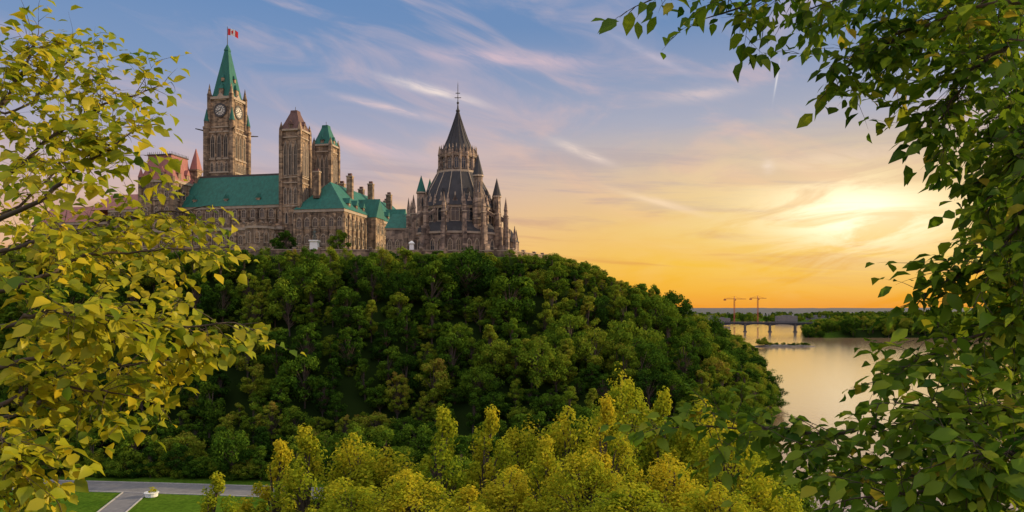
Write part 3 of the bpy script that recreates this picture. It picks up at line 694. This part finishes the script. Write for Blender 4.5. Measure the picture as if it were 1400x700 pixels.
# ------------------------------------------------------------ framing trees with real leaves
LV=np.array([(0,0,0),(.28,.30,.07),(.28,0,0),(.28,-.30,.07),(.6,.30,.06),(.6,0,-.03),(.6,-.30,.06),(1,0,-.16)])
LF=[(0,2,1),(0,3,2),(1,2,5,4),(2,3,6,5),(4,5,7),(5,6,7)]
class Tree:
    def __init__(s,seed): s.w=MB(); s.o=[];s.a=[];s.n=[];s.s=[];s.r=[]; s.rd=random.Random(seed)
    def leaf(s,o,a,n,sz,r): s.o.append(o[:]);s.a.append(a[:]);s.n.append(n[:]);s.s.append(sz);s.r.append(r)
    def twig(s,p,d,L,rad,depth,lsz,dens):
        rd=s.rd; pts=[p.copy()]; dd=d.normalized(); n=5
        for i in range(n):
            dd=(dd+Vector((rd.gauss(0,.13),rd.gauss(0,.13),rd.gauss(0,.1)-.06))).normalized(); p=p+dd*(L/n); pts.append(p.copy())
        s.w.tube(pts,[rad*(1-.8*i/n) for i in range(n+1)],4)
        if depth>0:
            for k in range(rd.randint(2,4)):
                i=rd.randint(1,n); sd=Vector((rd.gauss(0,1),rd.gauss(0,1),rd.gauss(0,.6))).normalized()
                s.twig(pts[i],(dd+sd*.9),L*rd.uniform(.45,.75),rad*.6,depth-1,lsz,dens)
        m=int(L/lsz*dens); side=1; tone=rd.uniform(-.24,.24)
        for k in range(1,m+1):
            t=k/m*n; i=min(int(t),n-1); q=pts[i].lerp(pts[i+1],t-i); tg=(pts[i+1]-pts[i]).normalized()
            sv=tg.cross(Vector((0,0,1)));
            if sv.length<.1: sv=Vector((1,0,0))
            sv.normalize(); side=-side
            a=(sv*side*rd.uniform(.5,1.1)+tg*rd.uniform(.2,.8)+Vector((rd.gauss(0,.35),rd.gauss(0,.35),-rd.uniform(-.1,.7)))).normalized()
            nn=(Vector((0,0,1))+Vector((rd.gauss(0,.5)+.15,rd.gauss(0,.5)-.3,0))); nn=(nn-a*nn.dot(a)).normalized()
            q0=q+a*lsz*.18
            s.leaf(q0,a,nn,lsz*rd.uniform(.5,1.25),min(1,max(0,.5+tone+rd.gauss(0,.16))))
    def limb(s,cps,r0,r1,ntw,tl,lsz,dens,t0=.3,depth=1):
        rd=s.rd; P=[Vector(c) for c in cps]; P=[P[0]*2-P[1]]+P+[P[-1]*2-P[-2]]; pts=[]
        for i in range(1,len(P)-2):
            for k in range(8):
                t=k/8; a,b,c,d=P[i-1],P[i],P[i+1],P[i+2]
                pts.append(.5*((2*b)+(c-a)*t+(2*a-5*b+4*c-d)*t*t+(3*b-3*c+d-a)*t**3))
        pts.append(P[-2]); N=len(pts)
        pts=[p+Vector((rd.gauss(0,.012),rd.gauss(0,.012),rd.gauss(0,.012))) for p in pts]
        s.w.tube(pts,[lerp(r0,r1,(i/(N-1))**.7) for i in range(N)],7)
        for k in range(ntw):
            t=lerp(t0,1,(k+rd.random())/ntw)*(N-1); i=min(int(t),N-2); p=pts[i].lerp(pts[i+1],t-i); tg=(pts[i+1]-pts[i]).normalized()
            sd=Vector((rd.gauss(0,1),rd.gauss(0,1),rd.gauss(0,1))).normalized()
            s.twig(p,tg*.8+sd,tl*rd.uniform(.6,1.25),max(r1*.6,.003),depth,lsz,dens)
        s.twig(pts[-1],pts[-1]-pts[-3],tl*.8,r1,depth,lsz,dens)
    def build(s,name,mat,wid=1.0):
        root=empty(name); s.w.obj('trunk_and_branches',M['bark'],root,smooth=True)
        o=np.array(s.o);a=np.array(s.a);n=np.array(s.n);sz=np.array(s.s)[:,None,None]
        b=np.cross(n,a); k=len(LV)
        curl=np.random.uniform(.3,2.2,size=(len(o),1,1))
        V=o[:,None,:]+sz*(LV[None,:,0:1]*a[:,None,:]+LV[None,:,1:2]*wid*b[:,None,:]+LV[None,:,2:3]*curl*n[:,None,:])
        V=V.reshape(-1,3); F=[tuple(i+k*j for i in f) for j in range(len(o)) for f in LF]
        me=bpy.data.meshes.new('leaves'); me.from_pydata(V.tolist(),[],F); me.update(); me.materials.append(mat)
        at=me.attributes.new('rnd','FLOAT','POINT'); at.data.foreach_set('value',np.repeat(np.array(s.r),k))
        me.polygons.foreach_set('use_smooth',[True]*len(me.polygons))
        ob=bpy.data.objects.new('leaves',me); COL.objects.link(ob); ob.parent=root; print(name,'leaves',len(o))
T=Tree(3)
def WL(l,off=0): return [W(a,Y,py=b_) for a,b_,Y in l]
gz=ground_h(-5.8,5.5)
T.w.tube([(-5.9,5.5,gz-.5),(-5.75,5.5,gz+1.2),(-5.8,5.6,45),(-5.6,5.6,47),(-5.7,5.7,51)],[.26,.22,.19,.15,.07],10)
LIMBS=[
 [(-340,330,5.6),(-60,200,5.8),(30,100,6.0),(50,50,6.2)],
 [(-340,360,5.6),(-30,260,6.2),(110,160,6.4),(200,125,6.6)],
 [(-340,400,5.6),(0,300,5.2),(110,225,5.2),(165,195,5.3)],
 [(-340,430,5.6),(0,345,6.2),(140,305,6.6),(265,285,6.8)],
 [(-340,470,5.6),(0,400,5.6),(120,350,6.0),(265,340,6.3)],
 [(-340,560,5.6),(0,500,5.4),(170,455,5.4),(310,440,5.5)],
 [(-340,600,5.6),(0,570,5.9),(110,510,6.0),(235,490,6.0)],
 [(-340,700,5.6),(-60,630,4.6),(0,600,4.6),(30,640,4.6)],
 [(-340,520,5.6),(-20,450,5.0),(70,425,4.8),(140,430,4.8)],
 [(-340,650,5.6),(-40,570,5.2),(50,530,5.2),(150,535,5.3)],
 [(-340,380,5.6),(-60,320,7),(60,250,7.4),(130,130,7.6)],
 [(-340,300,5.6),(-100,150,7),(20,150,7.4),(110,70,7.6)],
 [(-340,430,5.6),(-60,370,6.8),(40,330,7.0),(110,320,7.2)],
 [(-340,700,5.6),(-60,680,5.0),(-10,670,5.0),(20,690,5.0)],
]
for i,l in enumerate(LIMBS): T.limb(WL(l),.03,.006,(25 if i not in (7,13) else 18),.36,.105,1.7,t0=.42)
T.build('linden_tree',M['leafleft'],1.15)
T=Tree(11)
gz=ground_h(4.95,4.5)
T.w.tube([(5.0,4.5,gz-.5),(4.9,4.5,gz+1.3),(5.0,4.5,45),(4.9,4.5,47),(4.9,4.4,50)],[.24,.2,.18,.14,.06],10)
LR=[
 ([(1780,-100,4.5),(1420,-70,4.6),(1180,-45,4.7),(985,20,4.8)],36,1.7),
 ([(1780,-100,4.5),(1420,-100,4.3),(1150,-55,4.2),(900,-10,4.2)],26,1.4),
 ([(1780,0,4.5),(1420,0,4.6),(1270,30,4.8),(1170,80,4.9)],36,1.8),
 ([(1780,60,4.5),(1440,50,4.4),(1340,90,4.4),(1280,170,4.5)],36,1.8),
 ([(1780,150,4.5),(1460,150,4.8),(1400,200,4.9),(1350,280,5.0)],40,1.8),
 ([(1780,200,4.5),(1480,200,4.3),(1410,270,4.3),(1365,360,4.3)],36,1.8),
 ([(1780,300,4.5),(1480,330,4.6),(1400,350,4.6),(1300,382,4.7)],32,1.6),
 ([(1780,400,4.5),(1480,420,4.5),(1390,440,4.5),(1260,490,4.6)],38,1.7),
 ([(1780,450,4.5),(1480,540,4.6),(1220,585,4.8),(940,585,5.2)],52,1.7),
 ([(1780,500,4.5),(1460,640,4.4),(1270,655,4.6),(1120,615,4.8)],34,1.6),
 ([(1780,450,4.5),(1480,530,4.2),(1370,560,4.1),(1270,560,4.1)],34,1.8),
 ([(1780,520,4.5),(1460,700,4.1),(1320,680,4.1),(1200,675,4.1)],36,1.8),
 ([(1780,0,4.5),(1450,-40,5),(1330,10,5.2),(1230,40,5.3)],38,1.8),
 ([(1780,480,4.5),(1480,600,3.8),(1400,620,3.7),(1330,620,3.7)],32,1.8),
 ([(1780,350,4.5),(1480,480,5),(1400,500,5.1),(1310,540,5.1)],34,1.8),
 ([(1780,520,4.5),(1500,660,4.9),(1330,640,5.1),(1170,650,5.3)],34,1.6),
 ([(1780,100,4.5),(1480,30,5.4),(1400,110,5.6),(1350,190,5.7)],40,1.8),
 ([(1780,300,4.5),(1500,250,5.4),(1430,330,5.6),(1370,420,5.7)],40,1.8),
 ([(1780,-60,4.5),(1500,-60,5.8),(1420,0,6.0),(1350,60,6.2)],34,1.8),
 ([(1780,-100,4.5),(1450,-60,5.6),(1250,-30,5.8),(1110,10,6.0)],34,1.7),
 ([(1780,200,4.5),(1520,120,5.2),(1440,180,5.3),(1380,240,5.3)],34,1.8),
]
for l,k,dn in LR: T.limb(WL(l),.028,.006,k,.33,.115,dn,t0=.38)
T.build('elm_tree',M['leafright'],.88)
# ------------------------------------------------------------ world sky
wd=bpy.data.worlds.new('World'); S.world=wd; wd.use_nodes=True; nt=wd.node_tree; nt.nodes.clear()
def mth(op,a,b=None,c=None,clamp=False):
    n=nt.nodes.new('ShaderNodeMath'); n.operation=op; n.use_clamp=clamp
    for i,x in enumerate((a,b,c)):
        if x is None: continue
        if isinstance(x,(int,float)): n.inputs[i].default_value=x
        else: nt.links.new(x,n.inputs[i])
    return n.outputs[0]
def mixc(f,a,b,bt='MIX'):
    n=nt.nodes.new('ShaderNodeMix'); n.data_type='RGBA'; n.blend_type=bt; n.clamp_factor=True
    for i,x in ((0,f),(6,a),(7,b)):
        if isinstance(x,(int,float)): n.inputs[i].default_value=x
        elif isinstance(x,tuple): n.inputs[i].default_value=(*x,1)
        else: nt.links.new(x,n.inputs[i])
    return n.outputs[2]
def srgb(r,g,b): 
    f=lambda c: (c/255/12.92) if c/255<.04045 else ((c/255+.055)/1.055)**2.4
    return (f(r),f(g),f(b))
def smst(x,a,b):
    n=nt.nodes.new('ShaderNodeMapRange'); n.interpolation_type='SMOOTHSTEP'; nt.links.new(x,n.inputs[0])
    n.inputs[1].default_value=a; n.inputs[2].default_value=b; n.inputs[3].default_value=0; n.inputs[4].default_value=1
    return n.outputs[0]
tc=nt.nodes.new('ShaderNodeTexCoord').outputs['Generated']
sp=nt.nodes.new('ShaderNodeSeparateXYZ'); nt.links.new(tc,sp.inputs[0]); X,Y_,Z=sp.outputs
ym=mth('MAXIMUM',Y_,.08); p=mth('DIVIDE',X,ym); q=mth('DIVIDE',Z,ym)
front=smst(Y_,.1,.4)
warm=ramp(nt,mth('ABSOLUTE',Z),[(0,srgb(246,150,24)),(.025,srgb(252,180,16)),(.06,srgb(253,196,46)),(.105,srgb(249,202,108)),(.16,srgb(232,196,156)),(.24,srgb(174,176,194)),(.36,srgb(112,144,188)),(.5,srgb(135,155,195)),(.8,srgb(208,200,190)),(1,srgb(212,204,192))])
cool=ramp(nt,mth('ABSOLUTE',Z),[(0,srgb(240,176,100)),(.06,srgb(238,186,138)),(.13,srgb(222,186,172)),(.2,srgb(184,178,194)),(.3,srgb(128,154,194)),(.38,srgb(106,142,190)),(.5,srgb(135,155,195)),(.8,srgb(208,200,190)),(1,srgb(212,204,192))])
az=smst(p,-.35,.3)
col=mixc(mth('MULTIPLY',az,front),cool,warm)
cmb=nt.nodes.new('ShaderNodeCombineXYZ')
al=mth('SUBTRACT',mth('MULTIPLY',X,.95),mth('MULTIPLY',Z,-.3)); pe=mth('ADD',mth('MULTIPLY',X,.22),mth('MULTIPLY',Z,.96))
nt.links.new(mth('MULTIPLY',al,1.9),cmb.inputs[0]); nt.links.new(mth('MULTIPLY',pe,5.2),cmb.inputs[1]); nt.links.new(mth('MULTIPLY',Y_,.8),cmb.inputs[2])
c1=noisetex(nt,cmb.outputs[0],2.3,7,.58,1.0)
cf=smst(c1,.46,.72)
ccol=ramp(nt,mth('ABSOLUTE',Z),[(0,srgb(255,184,70)),(.08,srgb(253,202,118)),(.16,srgb(246,198,162)),(.28,srgb(222,192,194)),(.5,srgb(204,196,206)),(1,srgb(216,208,206))])
col=mixc(mth('MULTIPLY',cf,.56),col,ccol)
cmb3=nt.nodes.new('ShaderNodeCombineXYZ')
nt.links.new(mth('MULTIPLY',X,2.2),cmb3.inputs[0]); nt.links.new(mth('MULTIPLY',mth('ADD',Z,mth('MULTIPLY',X,.06)),26),cmb3.inputs[1])
c3=noisetex(nt,cmb3.outputs[0],1.5,5,.6,.5)
band=mth('MULTIPLY',smst(c3,.48,.66),mth('MULTIPLY',smst(Z,.012,.05),mth('SUBTRACT',1,smst(Z,.14,.28))))
col=mixc(mth('MULTIPLY',band,.6),col,mixc(smst(Z,.05,.18),srgb(226,150,70),srgb(172,160,174)))
gx_=mth('SUBTRACT',p,.475); gy_=mth('SUBTRACT',q,.13)
def sq(x): return mth('MULTIPLY',x,x)
def gauss(e): return mth('POWER',2.71828,mth('MULTIPLY',e,-1.0))
r3=mth('ADD',sq(mth('MULTIPLY',gx_,3.6)),sq(mth('MULTIPLY',gy_,11)))
nst2=nt.nodes.new('ShaderNodeCombineXYZ'); nt.links.new(mth('MULTIPLY',p,6),nst2.inputs[0]); nt.links.new(mth('MULTIPLY',mth('ADD',q,mth('MULTIPLY',p,-.12)),26),nst2.inputs[1])
gn=smst(noisetex(nt,nst2.outputs[0],1.0,6,.62,.8),.36,.6)
col=mixc(mth('MULTIPLY',mth('MULTIPLY',gauss(r3),front),mth('ADD',mth('MULTIPLY',gn,.5),.3)),col,srgb(255,228,160))
r2=mth('ADD',sq(mth('MULTIPLY',gx_,9)),sq(mth('MULTIPLY',gy_,24)))
glow=mth('MULTIPLY',gauss(r2),front)
col=mixc(mth('MULTIPLY',glow,mth('ADD',mth('MULTIPLY',gn,.8),.35)),col,(1.5,1.25,.85))
nstk=nt.nodes.new('ShaderNodeCombineXYZ'); nt.links.new(mth('MULTIPLY',p,14),nstk.inputs[0]); nt.links.new(mth('MULTIPLY',mth('ADD',q,mth('MULTIPLY',p,.3)),60),nstk.inputs[1])
sn=smst(noisetex(nt,nstk.outputs[0],1,5,.65,.5),.3,.65)
for (cx,cy,hl,hw,sl_,cl,am) in ((592,124,58,6,.27,(252,234,224),1),(528,147,55,5,.25,(242,212,208),.9),(797,208,34,6,.4,(254,230,212),1),(900,276,56,5,.28,(255,222,182),.95),(690,80,110,11,.06,(232,200,205),.75),(1050,228,8,8,.0,(252,230,212),.8),(500,200,90,9,.22,(236,200,200),.6),(960,128,50,9,-.1,(238,212,205),.6),(1062,108,2,20,.0,(240,235,235),.7),(880,70,60,5,.5,(215,203,215),.5),(1150,215,110,11,-.12,(252,222,190),.55)):
    if cx==1062:
        dx=mth('SUBTRACT',mth('SUBTRACT',p,.362),mth('MULTIPLY',mth('SUBTRACT',q,.314),.17)); dy=mth('SUBTRACT',q,(422-cy)/1000)
        per,alg=dy,dx; hl=1.2
    else:
        a=math.atan(sl_); dx=mth('SUBTRACT',p,(cx-700)/1000); dy=mth('SUBTRACT',q,(422-cy)/1000)
        alg=mth('SUBTRACT',mth('MULTIPLY',dx,math.cos(a)),mth('MULTIPLY',dy,math.sin(a))); per=mth('ADD',mth('MULTIPLY',dx,math.sin(a)),mth('MULTIPLY',dy,math.cos(a)))
    e=mth('ADD',sq(mth('MULTIPLY',alg,1000/hl)),sq(mth('MULTIPLY',per,1000/hw)))
    msk=gauss(e)
    if hl>5: msk=mth('MULTIPLY',msk,mth('ADD',mth('MULTIPLY',sn,.75),.25))
    col=mixc(mth('MULTIPLY',mth('MULTIPLY',msk,am),front),col,srgb(*cl))
SUN_AZ=math.radians(76); SUN_EL=math.radians(15)
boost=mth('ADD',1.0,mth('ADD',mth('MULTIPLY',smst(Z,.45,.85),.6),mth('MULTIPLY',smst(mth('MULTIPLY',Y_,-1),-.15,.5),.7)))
sky=nt.nodes.new('ShaderNodeTexSky'); sky.sky_type='NISHITA'; sky.sun_disc=False; sky.sun_elevation=SUN_EL; sky.sun_rotation=SUN_AZ
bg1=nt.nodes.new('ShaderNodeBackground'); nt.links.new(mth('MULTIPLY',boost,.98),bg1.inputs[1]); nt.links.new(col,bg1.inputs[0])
bg2=nt.nodes.new('ShaderNodeBackground'); bg2.inputs[1].default_value=.08; nt.links.new(sky.outputs[0],bg2.inputs[0])
ms=nt.nodes.new('ShaderNodeMixShader'); ms.inputs[0].default_value=.04; nt.links.new(bg1.outputs[0],ms.inputs[1]); nt.links.new(bg2.outputs[0],ms.inputs[2])
wo=nt.nodes.new('ShaderNodeOutputWorld'); nt.links.new(ms.outputs[0],wo.inputs[0])
ld=bpy.data.lights.new('sun','SUN'); ld.energy=5.0; ld.angle=math.radians(.6); ld.color=(1,.74,.42)
so=bpy.data.objects.new('sun',ld); COL.objects.link(so)
sd=Vector((math.sin(SUN_AZ)*math.cos(SUN_EL),math.cos(SUN_AZ)*math.cos(SUN_EL),math.sin(SUN_EL)))
so.rotation_euler=sd.to_track_quat('Z','Y').to_euler(); so.location=(200,100,300)
cam=bpy.data.cameras.new('camera'); co=bpy.data.objects.new('camera',cam); COL.objects.link(co); S.camera=co
co.location=(0,0,CH); co.rotation_euler=(math.pi/2,0,0); cam.sensor_width=36; cam.lens=36/1.4; cam.shift_y=72/1400; cam.clip_start=.05; cam.clip_end=30000
S.view_settings.view_transform='Standard'; S.view_settings.look='None'; S.view_settings.exposure=0
